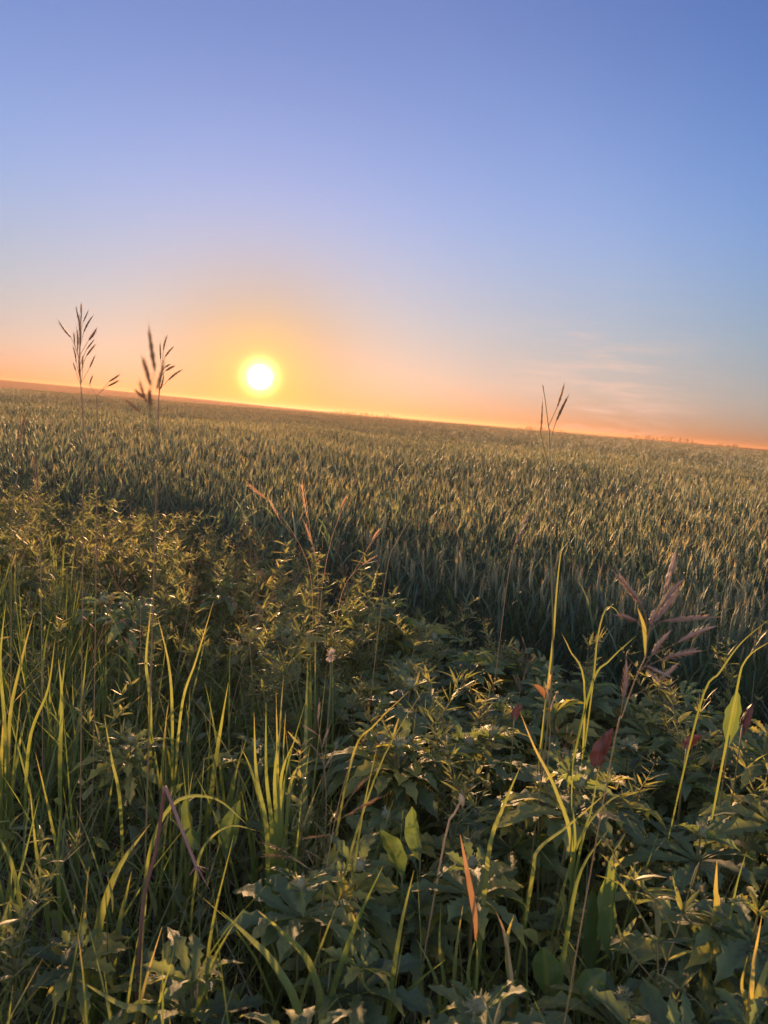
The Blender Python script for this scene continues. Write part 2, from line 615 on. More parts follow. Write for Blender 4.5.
def wheat_template(lod, seed, part='all'):
    r = np.random.default_rng(seed)
    leaf, ear = MB(), MB()
    H = .74
    lean = r.normal(0, .05)
    az = r.uniform(0, 6.28)
    L = .074
    if lod == 0:
        st = arc((0, 0, 0), az, H, .02, lean, 6)
        tube(leaf, st, np.linspace(.0018, .0012, 6), 3, .45)
        for q in range(4):
            k = [1, 2, 3, 4][q]
            b = st[k]
            p = arc(b, r.uniform(0, 6.28), r.uniform(.16, .26), r.uniform(.2, .5), r.uniform(.5, 2.0), 6)
            s = np.linspace(0, 1, 6)
            a = r.uniform(0, 6.28)
            strip(leaf, p, .0055 * np.clip(.5 + 2 * s, 0, 1) * np.clip(1 - s ** 2, .04, 1), (math.cos(a), math.sin(a), 0), .2, .1 + .4 * r.random() + .2 * s)
        top = st[-1]
        ne = 11
        e = arc(top, az + r.normal(0, .5), L, lean + .05, r.uniform(.0, .35), ne)
        s = np.linspace(0, 1, ne)
        rr = .0055 * np.clip(np.sin(math.pi * (.08 + .86 * s)) ** .6, .1, 1) * (1 + .28 * (np.arange(ne) % 2 * 2 - 1))
        tube(ear, e, rr, 6, .12 + .38 * s, .7)  # nearest ears tinted darker and greener, their shade put into the colour
        for q in range(12):
            k = 2 + q % 9
            dz = unit(e[min(k + 1, ne - 1)] - e[k - 1])
            o = unit(np.array([r.normal(), r.normal(), 0])) * .25 + dz
            tip = e[k] + unit(o) * r.uniform(.025, .05)
            strip(ear, [e[k], tip], [.0009, .0003], np.cross(o, [0, 0, 1]) + [.01, 0, 0], 0, .75, 2)
    elif lod == 1:
        tube(leaf, [(0, 0, .25), (lean * .2, 0, H)], .0016, 3, .15)
        for q in range(3):
            p = arc((0, 0, .3 + .12 * q), r.uniform(0, 6.28), .24, .25, r.uniform(.6, 1.7), 4)
            a = r.uniform(0, 6.28)
            strip(leaf, p, [.004, .006, .005, .0006], (math.cos(a), math.sin(a), 0), 0, .05 + .3 * r.random(), 2)
        e = np.array([(lean * .2 + .012 * k * k * .15, 0, H + L * k / 4) for k in range(5)])
        tube(ear, e, [.0025, .0058, .0052, .004, .001], 4, [.5, .55, .65, .75, .8])
        for q in range(3):
            a = r.uniform(0, 6.28)
            strip(ear, [e[2], e[4] + np.array([math.cos(a) * .012, math.sin(a) * .012, .03])], [.001, .0004], (-math.sin(a), math.cos(a), 0), 0, .8, 2)
    elif lod == 2:
        for q in range(4):
            o = np.array([r.normal(0, .07), r.normal(0, .07), 0])
            hq = H + r.normal(0, .03)
            e = [o + (0, 0, hq - .02), o + (.004, 0, hq + .04), o + (.012, 0, hq + .1)]
            tube(ear, e, [.003, .0068, .001], 3, [.5, .66, .85])  # golden tint on far ears stands in for grazing sunlight
            p = arc(o + np.array([0, 0, .4]), r.uniform(0, 6.28), .3, .2, r.uniform(.4, 1.6), 3)
            a = r.uniform(0, 6.28)
            strip(leaf, p, [.008, .011, .001], (math.cos(a), math.sin(a), 0), 0, .05 + .3 * r.random(), 2)
    else:
        for q in range(5):
            o = np.array([r.normal(0, .35), r.normal(0, .35), .45])
            p = [o, o + (r.normal(0, .05), r.normal(0, .05), .27), o + (r.normal(0, .08), r.normal(0, .08), .36)]
            a = r.uniform(0, 6.28)
            strip(leaf, p, [.06, .045, .008], (math.cos(a), math.sin(a), 0), 0, [.35, .55, .72], 2)
    if part == 'both':
        return leaf, ear
    for v, f, tt in zip(ear.v, ear.f, ear.t):
        pass
    m = MB()
    if leaf.v:
        m.add(*leaf.arrays())
    if ear.v:
        m.add(*ear.arrays())
    return m.arrays()


def in_track(x, y):
    d1 = np.abs((y - 9.6) - .42 * (x + 2.8)) / 1.085
    d2 = np.abs((y - 11.6) - .42 * (x + 2.8)) / 1.085
    d3 = np.abs((y - 40) - .42 * x) / 1.085
    return (d1 < .16) | (d2 < .16) | (d3 < .5)


def scatter_wheat(r0, r1, dens, spread=.72):
    a = spread
    area = a * (r1 * r1 - r0 * r0)
    n = int(area * dens)
    r = np.sqrt(rng.uniform(r0 * r0, r1 * r1, n))
    th = rng.uniform(-a, a, n)
    x, y = r * np.sin(th), r * np.cos(th)
    # drill rows 15 cm apart, slightly wavering
    if r1 < 12:
        q = (x * .39 - y * .92) / .15
        dq = (np.round(q) - q) * .15 * .75
        x, y = x + dq * .39, y - dq * .92
    ok = (bank_d(x, y) > .28 + .12 * np.sin(x * 3)) & ~in_track(x, y)
    return x[ok], y[ok]


def patch(x, y):
    return np.sin(x * .9 + 1.3 * np.sin(y * .31)) * np.sin(y * .53 + .8 * np.sin(x * .4)) + .6 * np.sin(x * .17 + 2) * np.sin(y * .11 + x * .05)


wm = MB()
for lod, r0, r1, dens in ((0, 1.2, 7.0, 290), (1, 7.0, 24, 175), (2, 24, 75, 30), (2, 75, 150, 5.5)):
    x, y = scatter_wheat(r0, r1, dens, .8 if lod == 0 else .66)
    if lod == 0:                                     # the nearest plants in view become plants of their own
        dist = np.hypot(x, y)
        inview = (np.abs(np.arctan2(x, y)) < .50)
        order = np.argsort(np.where(inview, dist, 1e9))[:280]
        near_x, near_y = x[order], y[order]
        keep = np.ones(len(x), bool)
        keep[order] = False
        x, y = x[keep], y[keep]
    nv = 6
    pick = rng.integers(0, nv, len(x))
    for k in range(nv):
        s = pick == k
        n = s.sum()
        tv, tf, tt = wheat_template(lod, 100 * lod + k)
        z = ground_z(x[s], y[s])
        if lod >= 2:
            z = z - .5 * ss(45, 90, np.hypot(x[s], y[s])) * (lod == 2)
        sc = 1 + .075 * patch(x[s], y[s]) + rng.normal(0, .075, n)
        if lod == 3:
            z = z - .42
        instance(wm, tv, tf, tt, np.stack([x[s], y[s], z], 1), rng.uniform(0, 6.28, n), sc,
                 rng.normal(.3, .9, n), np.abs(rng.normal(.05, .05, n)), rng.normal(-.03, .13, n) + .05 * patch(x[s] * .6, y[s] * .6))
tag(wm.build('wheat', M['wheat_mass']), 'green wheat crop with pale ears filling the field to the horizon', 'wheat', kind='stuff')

protos = []
for k in range(6):
    leaf, ear = wheat_template(0, 100 + 7 * k, 'both')
    protos.append((leaf.mesh('stalk', M['wheat_leaf']), ear.mesh('ear', M['ear'])))
for k, (x, y) in enumerate(zip(near_x, near_y)):
    o = thing('wheat_plant', 'green wheat stalk with upright ear at the near edge of the crop', 'wheat', 'wheat stalks at the near edge of the field',
              (x, y, float(ground_z(x, y))), random.uniform(0, 6.28), random.uniform(.9, 1.1), (random.gauss(0, .05), random.gauss(0.03, .05)))
    a, b = protos[k % 6]
    link('stalk', a, o)
    link('ear', b, o)


# ------------------------------------------------------------------ bank plants
def lobed_leaf(seed):
    """one deeply cut leaf, 1 unit long along +Y, lobes fanned from the base"""
    r = np.random.default_rng(seed)
    mb = MB()
    lobes = [(-78, .62), (-38, .88), (0, 1.0), (37, .86), (76, .6)] if seed % 3 else [(-44, .8), (0, 1.0), (43, .82)]
    droop = r.uniform(.25, .8)
    base_t = .25 + .4 * r.random()
    for q, (a, L) in enumerate(lobes):
        a = R(a + r.normal(0, 4))
        L *= r.uniform(.92, 1.06)
        n = 13
        s = np.linspace(0, 1, n)
        d = np.array([math.sin(a), math.cos(a)])
        side2 = np.array([math.cos(a), -math.sin(a)])
        env = np.interp(s, [0, .25, .55, .72, .88, 1], [.022, .045, .10, .115, .06, .004])
        teeth = np.where(np.arange(n) % 2 == 0, 1.28, .74)
        teeth[:4] = 1
        w = env * teeth * r.uniform(.9, 1.15)
        yy = s * L
        rel = r.uniform(0, .35)
        z = .16 * np.sin(s * 1.9) - droop * (s * L) ** 2 * .55 + .012 * q % .02 + .02 * np.sin(s * 9 + q) * s
        bend = r.normal(0, .12) * s ** 2
        p = np.stack([d[0] * yy + side2[0] * bend, d[1] * yy + side2[1] * bend, z], 1)
        fold = .35 + rel
        lw, rw = w * r.uniform(.85, 1.15), w * r.uniform(.85, 1.15)
        side = np.array([side2[0], side2[1], 0])
        rip = r.normal(0, .02, (n, 2)) * s[:, None]
        cols = [p - side * lw[:, None], p - side * lw[:, None] * .5, p, p + side * rw[:, None] * .5, p + side * rw[:, None]]
        up = np.array([0, 0, 1.0])
        cols[0] = cols[0] + up * (lw * fold * .75 + rip[:, 0])[:, None]
        cols[1] = cols[1] + up * (lw * fold * .55)[:, None]
        cols[3] = cols[3] + up * (rw * fold * .55)[:, None]
        cols[4] = cols[4] + up * (rw * fold * .75 + rip[:, 1])[:, None]
        v = np.stack(cols, 1).reshape(-1, 3)
        i = np.arange(n - 1)[:, None] * 5
        j = np.arange(4)[None]
        f = np.stack([i + j, i + j + 1, i + j + 6, i + j + 5], -1).reshape(-1, 4)
        tt = np.repeat(base_t + .12 * s + (.5 * s ** 4 if r.random() < .22 else 0), 5) + np.tile([.06, 0, .14, 0, .06], n)
        mb.add(v, f, np.clip(tt, 0, 1))
    return mb


LEAF_MB = [lobed_leaf(k) for k in range(10)]
LEAF_ME = [m.mesh('leaf', M['lobed']) for m in LEAF_MB]


def frame(az, pitch, roll, s, loc):
    return Matrix.Translation(loc) @ Matrix.Rotation(az, 4, 'Z') @ Matrix.Rotation(pitch, 4, 'X') @ Matrix.Rotation(roll, 4, 'Y') @ Matrix.Scale(s, 4)


def seed_head(loc, r0=.011):
    mb = MB()
    loc = np.array(loc)
    th = np.linspace(.1, math.pi - .1, 7)
    tube(mb, np.stack([0 * th, 0 * th, -np.cos(th) * r0], 1) + loc, np.sin(th) * r0, 8, .4)
    for q in range(46):
        d = unit(rng.normal(size=3) + [0, 0, .25])
        strip(mb, [loc + d * r0 * .8, loc + d * r0 * 1.7], [.0016, .0003], np.cross(d, [.3, .5, .8]), 0, .5 + .4 * rng.random(), 2)
    return mb


def lobed_layout(seed):
    r = np.random.default_rng(seed + 900)
    h = r.uniform(.27, .37)
    st = arc((0, 0, 0), r.uniform(0, 6.28), h, .02, r.uniform(0, .2), 7)
    mats = []
    top = st[-1]
    nw = int(r.integers(3, 5))
    a0 = r.uniform(0, 6.28)
    for q in range(nw):                                # main whorl
        mats.append((int(r.integers(0, 10)), frame(a0 + q * 2 * math.pi / nw + r.normal(0, .2), r.normal(.1, .22), r.normal(0, .2), r.uniform(.10, .14), top + (0, 0, r.uniform(-.006, .006)))))
    for q in range(int(r.integers(2, 4))):             # small upper whorl
        mats.append((int(r.integers(0, 10)), frame(a0 + .7 + q * 2.2 + r.normal(0, .2), r.uniform(.3, .8), r.normal(0, .2), r.uniform(.055, .085), top + (0, 0, .045))))
    for q in range(int(r.integers(2, 4))):             # lower leaves down the stem
        k = int(r.integers(2, 5))
        mats.append((int(r.integers(0, 10)), frame(r.uniform(0, 6.28), r.normal(-.1, .3), r.normal(0, .3), r.uniform(.1, .14), st[k])))
    return st, top, mats


LOBED_PROTO = []
for k in range(10):
    st, top, mats = lobed_layout(k)
    s_mb = MB()
    tube(s_mb, st, np.linspace(.0035, .002, 7), 5, .5)
    s_mb2 = tube(s_mb, [top, top + (0, 0, .05)], .0014, 4, .5)
    fol = MB()
    for li, m in mats:
        v, f, tt = LEAF_MB[li].arrays()
        mm = np.array(m)
        fol.add(v @ mm[:3, :3].T + mm[:3, 3], f, tt)
    LOBED_PROTO.append(dict(stem=s_mb.mesh('stem', M['stem']), fol=fol.mesh('foliage', M['lobed']), mats=mats,
                            head=seed_head(top + (0, 0, .06)).mesh('seed_head', M['seed']) if k % 2 == 0 else None))


def lobed_plant(k, loc, rz, s, label, group, detailed, tilt=(0, 0)):
    p = LOBED_PROTO[k % 10]
    o = thing('lobed_weed', label, 'weed', group, loc, rz, s, tilt)
    link('stem', p['stem'], o)
    if detailed:
        for li, m in p['mats']:
            link('leaf', LEAF_ME[li], o, m)
    else:
        link('foliage', p['fol'], o)
    if p['head']:
        link('seed_head', p['head'], o)
    return o


def in_bank(n, seed, dmin=-3.2, dmax=.12, sep=.085, xr=(-3.4, 2.2), yr=(.55, 6.0)):
    """poisson-like scatter on the bank"""
    r = np.random.default_rng(seed)
    pts = []
    tries = 0
    while len(pts) < n and tries < 60000:
        tries += 1
        x, y = r.uniform(*xr), r.uniform(*yr)
        if not dmin < bank_d(x, y) < dmax or abs(x) > .35 + .62 * y or math.hypot(x, y) < .62:
            continue
        if all((x - a) ** 2 + (y - b) ** 2 > sep * sep for a, b in pts):
            pts.append((x, y))
    return pts


# lobed weeds: thick on the right and the middle, thin on the left
pts = in_bank(620, 3, sep=.082)
rl = np.random.default_rng(5)
count = 0
for x, y in sorted(pts, key=lambda p: math.hypot(*p)):
    u = x / max(y, .3)
    prob = float(ss(-.22, .08, u)) * .95 + .05 + (.08 if bank_d(x, y) > -1.2 else 0)
    if rl.random() > prob or count >= 298:
        continue
    dist = math.hypot(x, y)
    d = bank_d(x, y)
    s = float(np.interp(d, [-2.6, -1.4, -.5, .1], [.85, .98, 1.0, .95])) * rl.uniform(.75, 1.2)
    if y < 1.15:
        s *= .85
    det = dist < 1.9
    if det:
        lab = 'dark green lobed-leaf weed standing in the shaded right foreground' if u > .1 else 'dark green lobed-leaf weed low among the foreground grass'
        grp = 'lobed weeds in the right foreground' if u > .1 else 'lobed weeds among the foreground grass'
    elif d > -.75:
        lab, grp = 'sunlit lobed-leaf weed on the crest of the bank beside the wheat', 'lobed weeds along the bank crest'
    else:
        lab, grp = 'lobed-leaf weed in the crowded middle of the bank', 'lobed weeds in the middle of the bank'
    lobed_plant(int(rl.integers(0, 10)), (x, y, float(ground_z(x, y))), rl.uniform(0, 6.28), s, lab, grp, det, (rl.normal(0, .09), rl.normal(0, .09)))
    count += 1
print('LOBED', count)

# the lobed weeds that show their whole whorl of leaves
def top_spot(px, py, h):
    """where a plant of height h stands so that its top shows at this pixel"""
    lo, hi = .5, 6.0
    for _ in range(40):
        mid = (lo + hi) / 2
        p = at(px, py, mid)
        if p[2] - float(ground_z(p[0], p[1])) > h:
            lo = mid
        else:
            hi = mid
    return at(px, py, lo)


for k, (px, py, s, lab) in enumerate((
        (652, 955, 1.1, 'big lobed weed with pale leaves and round seed head near the lower right corner'),
        (664, 872, 1.05, 'lobed weed with spread grey-green leaves above the big one in the lower right corner'),
        (432, 718, 1.15, 'lobed weed holding a lit whorl of leaves just right of the picture centre'),
        (552, 815, 1.05, 'lobed weed in the right foreground with leaves spread behind the straight tall blade'),
        (474, 745, 1.1, 'lobed weed with yellowing leaves beside the long yellow-green stem'),
        (590, 760, 1.1, 'lobed weed spreading pale leaves under the dark red leaf'),
        (742, 820, 1.0, 'lobed weed with narrow pointed lobes at the right edge'),
        (548, 985, 1.0, 'low lobed weed at the bottom edge right of the pale curled grass tip'),
        (300, 640, 1.1, 'rim-lit lobed weed left of the white fluffy seed head'))):
    p = top_spot(px, py, .39 * s)
    lobed_plant(2 * k, (p[0], p[1], float(ground_z(p[0], p[1]))), .7 * k, s * 1.02, lab, None, True, (.18, 0))

# fine leaved bushy weeds, mostly toward the crest and the left
FINE = []
for k in range(8):
    r = np.random.default_rng(k + 50)
    st_mb, lf, hd = MB(), MB(), MB()
    h = r.uniform(.35, .49)
    st = arc((0, 0, 0), r.uniform(0, 6.28), h, .03, r.uniform(0, .25), 9)
    tube(st_mb, st, np.linspace(.003, .001, 9), 4, .5)
    ends = [st[-1]]
    for q in range(11):
        b = st[int(r.integers(2, 9))]
        br = arc(b, r.uniform(0, 6.28), r.uniform(.05, .13), r.uniform(.45, 1.0), r.uniform(-.5, .1), 5)
        tube(st_mb, br, np.linspace(.0014, .0006, 5), 3, .6)
        ends.append(br[-1])
        for z in range(13):
            pz = br[int(r.integers(1, 5))]
            p = arc(pz, r.uniform(0, 6.28), r.uniform(.02, .05), r.uniform(.4, 1.4), r.uniform(.1, .9), 4)
            a = r.uniform(0, 6.28)
            strip(lf, p, np.array([.0010, .0030, .0024, .0003]) * r.uniform(.7, 1.4), (math.cos(a), math.sin(a), r.normal(0, .3)), .3, .3 + .4 * r.random())
    for z in range(34):
        b = st[int(r.integers(1, 9))]
        p = arc(b, r.uniform(0, 6.28), r.uniform(.025, .06), r.uniform(.5, 1.2), r.uniform(.2, .9), 5)
        a = r.uniform(0, 6.28)
        strip(lf, p, np.array([.0012, .0038, .0045, .003, .0004]) * r.uniform(.7, 1.4), (math.cos(a), math.sin(a), r.normal(0, .3)), .3, .2 + .4 * r.random())
    for e in ends:
        for q in range(9):
            c = e + r.normal(0, .009, 3) + (0, 0, .004)
            th = np.linspace(0, math.pi, 4)
            tube(lf, np.stack([0 * th, 0 * th, -np.cos(th) * .0024], 1) + c, np.sin(th) * .0017 + .0002, 4, .7 + .3 * r.random())
    FINE.append((st_mb.mesh('stem', M['stem']), lf.mesh('foliage', M['fine'])))
cnt = 0
for x, y in in_bank(620, 21, sep=.075):
    u = x / max(y, .3)
    d = bank_d(x, y)
    prob = .05 + .9 * float(ss(-1.7, -.85, d)) * (.18 + .82 * float(ss(.22, -.12, u)))
    if rl.random() > prob or cnt >= 295:
        continue
    a, b = FINE[int(rl.integers(0, 8))]
    s = rl.uniform(.8, 1.15) * float(np.interp(d, [-2, -.6, .1], [.8, 1.05, 1.0]))
    if d < -1.2:
        lab, grp = 'small fine-leaved bushy weed among grass below the bank crest', 'fine weeds below the crest'
    elif u < -.1:
        lab, grp = 'golden rim-lit fine-leaved weed on the left part of the bank crest', 'fine weeds on the left of the crest'
    else:
        lab, grp = 'fine-leaved bushy weed on the right part of the bank crest', 'fine weeds on the right of the crest'
    o = thing('fine_leaved_weed', lab, 'weed', grp, (x, y, float(ground_z(x, y))), rl.uniform(0, 6.28), s, (rl.normal(0, .1), rl.normal(0, .1)))
    link('stem', a, o)
    link('foliage', b, o)
    cnt += 1
print('FINE', cnt)

# grass tufts
TUFT = []
for k in range(12):
    r = np.random.default_rng(k + 300)
    mb = MB()
    for q in range(int(r.integers(10, 18))):
        blade(mb, (r.normal(0, .018), r.normal(0, .018), 0), r.uniform(0, 6.28), r.uniform(.22, .47), r.uniform(.0024, .0060),
              abs(r.normal(.07, .09)), abs(r.normal(.38, .35)), 9, r.normal(0, .9), .25 + .4 * r.random(), r.choice([0, .25, .6]))
    for q in range(int(r.integers(1, 4))):              # last year's dry blades
        blade(mb, (r.normal(0, .02), r.normal(0, .02), 0), r.uniform(0, 6.28), r.uniform(.2, .42), r.uniform(.0012, .003),
              abs(r.normal(.3, .2)), r.uniform(.5, 2.2), 9, r.normal(0, 1.2), .97, .1)
    TUFT.append(mb.mesh('grass_tuft', M['grass']))
cnt = 0
for x, y in in_bank(820, 31, sep=.055):
    u = x / max(y, .3)
    d = bank_d(x, y)
    prob = .16 + .84 * float(ss(.16, -.2, u)) - .05 * (u > .15)
    if rl.random() > prob or cnt >= 290:
        continue
    s = rl.uniform(.8, 1.25) * (1.0 if y > 1.2 else .85) * (1.0 if d < -.9 else .72)
    where = ('left foreground' if u < -.12 else 'middle foreground' if u < .15 else 'right foreground') if d < -1.0 else ('left crest' if u < -.1 else 'right crest')
    o = link('grass_tuft', TUFT[int(rl.integers(0, 12))])
    o.location = (x, y, float(ground_z(x, y)))
    o.rotation_euler = (rl.normal(0, .08), rl.normal(0, .08), rl.uniform(0, 6.28))
    o.scale = (s, s, s)
    tag(o, 'tuft of narrow green grass blades in the %s of the bank' % where, 'grass', 'grass tufts in the %s' % where, 'thing')
    cnt += 1
print('TUFT', cnt)

# the countless short grass and dead thatch between the plants
gmb, dmb = MB(), MB()
for mbx, n, lens, wid, tr in ((gmb, 15000, (.14, .42), (.0015, .0032), (.1, .75)), (dmb, 7000, (.12, .4), (.0008, .0018), (.1, .95))):
    temps = []
    for k in range(24):
        m = MB()
        r = np.random.default_rng(k + 700)
        dead = mbx is dmb
        blade(m, (0, 0, 0), 0, r.uniform(*lens), r.uniform(*wid), abs(r.normal(.2 if not dead else .7, .2)), r.normal(.6, .5), 6, r.normal(0, .8), r.uniform(*tr), 0.2, 2)
        temps.append(m.arrays())
    x = rng.uniform(-3.6, 2.4, n * 3)
    y = rng.uniform(.45, 6.2, n * 3)
    d = bank_d(x, y)
    ok = (d > -3.3) & (d < .25) & (np.abs(x) < .4 + .64 * y) & (np.hypot(x, y) > .5)
    x, y = x[ok][:n], y[ok][:n]
    pick = rng.integers(0, 24, len(x))
    for k in range(24):
        s = pick == k
        instance(mbx, *temps[k], np.stack([x[s], y[s], ground_z(x[s], y[s])], 1), rng.uniform(0, 6.28, s.sum()), rng.uniform(.7, 1.25, s.sum()), tjit=rng.normal(0, .1, s.sum()))
cmb = MB()
temps = []
for k in range(20):
    m = MB()
    r = np.random.default_rng(k + 1200)
    hh = r.uniform(.05, .30)
    tube(m, [(0, 0, 0), (.01, 0, hh * .5), (r.normal(0, .02), r.normal(0, .02), hh)], [.0012, .001, .0006], 3, .3)
    for q in range(7):
        b = np.array([0, 0, hh * r.uniform(.3, 1)])
        p = arc(b, r.uniform(0, 6.28), r.uniform(.025, .055), r.uniform(.5, 1.3), r.uniform(.2, 1.0), 6)
        a = r.uniform(0, 6.28)
        strip(m, p, np.array([.0012, .006, .009, .008, .004, .0004]) * r.uniform(.7, 1.3), (math.cos(a), math.sin(a), r.normal(0, .3)), .3, .15 + .5 * r.random())
    temps.append(m.arrays())
x = rng.uniform(-3.6, 2.4, 9000)
y = rng.uniform(.45, 6.2, 9000)
d = bank_d(x, y)
ok = (d > -3.3) & (d < .2) & (np.abs(x) < .4 + .64 * y) & (np.hypot(x, y) > .5)
x, y = x[ok], y[ok]
pick = rng.integers(0, 20, len(x))
for k in range(20):
    q = pick == k
    instance(cmb, *temps[k], np.stack([x[q], y[q], ground_z(x[q], y[q])], 1), rng.uniform(0, 6.28, q.sum()), rng.uniform(.7, 1.3, q.sum()), tjit=rng.normal(0, .15, q.sum()))
tag(cmb.build('ground_cover', M['fine']), 'low small-leaved greenery filling the gaps under the weeds', 'ground cover', kind='stuff')
tag(gmb.build('grass', M['grass']), 'short thin grass growing between the bank weeds', 'grass', kind='stuff')
tag(dmb.build('dead_thatch', M['thatch']), 'brown dead stems matted under the bank weeds', 'thatch', kind='stuff')


# ------------------------------------------------------------------ single plants the photograph shows one by one
def rooted(path, sway=.03):
    """carry a path on down to the ground below its lowest point"""
    p = path[0]
    d = unit(path[0] - path[1])
    gz = float(ground_z(p[0], p[1])) - .01
    hgt = p[2] - gz
    if hgt <= 0.01:
        return [p], 0
    hor = d[:2] * min(.3 * hgt, .15) * .5
    base = np.array([p[0] + hor[0], p[1] + hor[1] + sway, gz])
    mid = (base + p) / 2 + np.array([hor[0] * .2, hor[1] * .2, 0])
    return [base, mid], 2


def leaf_blade(parent, pix, depth, w, mat, t0=.5, dry=.2, root=True, name='blade', n=22, face=None):
    """pix runs from the lowest seen point to the tip"""
    ds = depth if isinstance(depth, (list, tuple)) else [depth] * len(pix)
    P = [at(a, b, d) for (a, b), d in zip(pix, ds)]
    if root:
        P = rooted(P)[0] + P
    p = smooth_path(P, n)
    s = np.linspace(0, 1, n)
    wid = w * .41 * np.clip(.3 + 1.6 * s, 0, 1) * np.clip(1 - s ** 3.2, .03, 1) * 1.0
    view = unit(p - np.array([0, 0, CAM_Z]))
    tan = unit(np.gradient(p, axis=0))
    tw = (face if face is not None else random.uniform(-.7, .7)) + random.uniform(-.6, .6) * s
    a = unit(np.cross(tan, view))
    b = unit(np.cross(tan, a))
    side = a * np.cos(tw)[:, None] + b * np.sin(tw)[:, None]
    mb = MB()
    strip(mb, p, wid, side, .3, np.clip(t0 + dry * s ** 3, 0, 1))
    return mb.build(name, mat, parent)


def tall_grass(label, blades, mat='grass', group=None):
    x, y = blades[0][0][0]
    d0 = blades[0][1] if not isinstance(blades[0][1], (list, tuple)) else blades[0][1][0]
    o = thing('tall_grass', label, 'grass', group)
    for b in blades:
        leaf_blade(o, b[0], b[1], b[2], M[b[3] if len(b) > 3 else mat], random.uniform(.35, .65), random.choice([.1, .3, .45]))
    return o


def spikelet(parent, a, b, w, mat, awn=True):
    """a seed spikelet of overlapping scales from a to b"""
    L = np.linalg.norm(b - a)
    n = 15
    s = np.linspace(0, 1, n)
    side = unit(np.cross(b - a, rng.normal(size=3)))
    p = a + (b - a) * s[:, None] + side * (L * .04 * np.sin(s * math.pi))[:, None]
    prof = np.interp(s, [0, .1, .35, .75, 1], [.18, .7, 1, .7, .06]) * (1 + .2 * ((np.arange(n) % 3) - 1))
    mb = MB()
    w = w * .8
    tube(mb, p, prof * w, 6, .3 + .5 * s, .55)
    for q in range(8):
        k = 2 + q + (q % 2)
        sg = 1 if q % 2 else -1
        d = unit(b - a) * .9 + side * sg * .28
        strip(mb, [p[k] + side * sg * w * .4, p[k] + side * sg * w * .65 + d * L * .1, p[k] + side * sg * w * .75 + d * L * .24], [w * .3, w * .3, w * .03], np.cross(d, side) + 1e-4, .1, .55 + .3 * rng.random(), 2)
    if awn:
        strip(mb, [b - (b - a) * .06, b + (b - a) * .12], [w * .12, w * .03], np.cross(b - a, side), 0, .8, 2)
    return mb.build('spikelet', M[mat], parent)


def seed_grass(label, stem_pix, depth, spikes, r=.0011, w=.0026, mat='spikelet', stem_mat='straw', group=None, name='brome_grass', leaves=()):
    o = thing(name, label, 'grass', group)
    P = [at(a, b, depth) for a, b in stem_pix]
    full = rooted(P, .05)[0] + P
    n = 30
    p = smooth_path(full, n)
    mb = MB()
    r = r * min(1, depth / 1.1) ** 1.3
    tube(mb, p, np.linspace(r * 1.1, r * .45, n), 5, .5)
    mb.build('stem', M[stem_mat], o)
    # panicle: hair-thin branches and the spikelets they carry
    br = MB()
    ends = []
    upper = smooth_path(P, 60)
    for (a, b, wk) in spikes:
        dj = depth * random.uniform(.985, 1.015)
        A, B = at(*a, dj), at(*b, dj)
        k = int(np.argmin(np.linalg.norm(upper - (A - (B - A) * .5), axis=1)))
        k = max(0, k - 4)
        mid = (upper[k] + A) / 2 + (A - B) * .05
        tube(br, smooth_path([upper[k], mid, A, A + (B - A) * .1], 7), r * .4, 3, .5)
        ends.append((A, B, wk))
    pan = br.build('panicle', M[stem_mat], o)
    for A, B, wk in ends:
        spikelet(pan, A, B, w * wk, mat)
    for pix, dep, wd, mt in leaves:
        leaf_blade(o, pix, dep, wd, M[mt], .5, .2, False, 'leaf')
    return o


def crop(px0, py0, k):
    return lambda *q: [((px0 + a * k, py0 + b * k), (px0 + c * k, py0 + d * k), wk) for a, b, c, d, wk in q]


def cpts(px0, py0, k, *q):
    return [(px0 + a * k, py0 + b * k) for a, b in q]


k1 = 160 / 768
c1 = crop(40, 290, k1)
seed_grass('tall brown brome grass with open panicle, leftmost of those against the sky',
           cpts(40, 290, k1, (208, 900), (205, 600), (195, 440), (190, 300), (193, 180), (198, 110)), 1.25,
           c1((150, 230, 85, 140, 1), (186, 150, 173, 75, .8), (190, 200, 180, 105, 1), (199, 130, 200, 58, .8), (207, 155, 235, 92, .8), (209, 205, 259, 118, 1),
              (233, 242, 274, 178, 1.3), (224, 285, 262, 236, .8), (222, 318, 270, 258, .9), (238, 374, 266, 312, .9), (205, 378, 207, 308, .8), (192, 425, 184, 320, 1),
              (174, 350, 155, 262, .9), (172, 388, 160, 346, .8), (166, 260, 160, 200, .8), (180, 295, 174, 172, 1), (193, 270, 191, 150, .9)), w=.0022)
seed_grass('short bent brome stem with two drooping spikelets right of the tall leftmost panicle',
           cpts(40, 290, k1, (275, 800), (272, 540), (275, 505), (300, 482)), 1.45,
           c1((330, 440, 386, 402, .9), (325, 462, 382, 430, .9), (238, 455, 256, 406, .9)), w=.0024)
seed_grass('blurred brown brome panicle close to the lens, left of the sun',
           cpts(40, 290, k1, (545, 1000), (538, 690), (525, 560), (530, 470), (548, 380)), .5,
           c1((553, 390, 522, 168, 1.2), (530, 460, 484, 312, 1), (515, 545, 478, 425, .8), (480, 585, 402, 520, .8), (500, 520, 452, 474, .8), (530, 560, 520, 470, 1.1), (560, 480, 600, 340, .9)), w=.0019, r=.0009, stem_mat='stem')
seed_grass('sharp brome panicle just behind the blurred one, nearer the sun',
           cpts(40, 290, k1, (560, 900), (568, 600), (572, 480), (584, 400), (590, 340)), 1.15,
           c1((580, 335, 577, 250, .9), (592, 292, 613, 213, .9), (600, 322, 646, 268, .9), (603, 388, 652, 363, 1), (600, 372, 627, 354, .8), (614, 434, 687, 380, .9), (575, 480, 595, 400, .9)), w=.0021)
k2 = 120 / 614
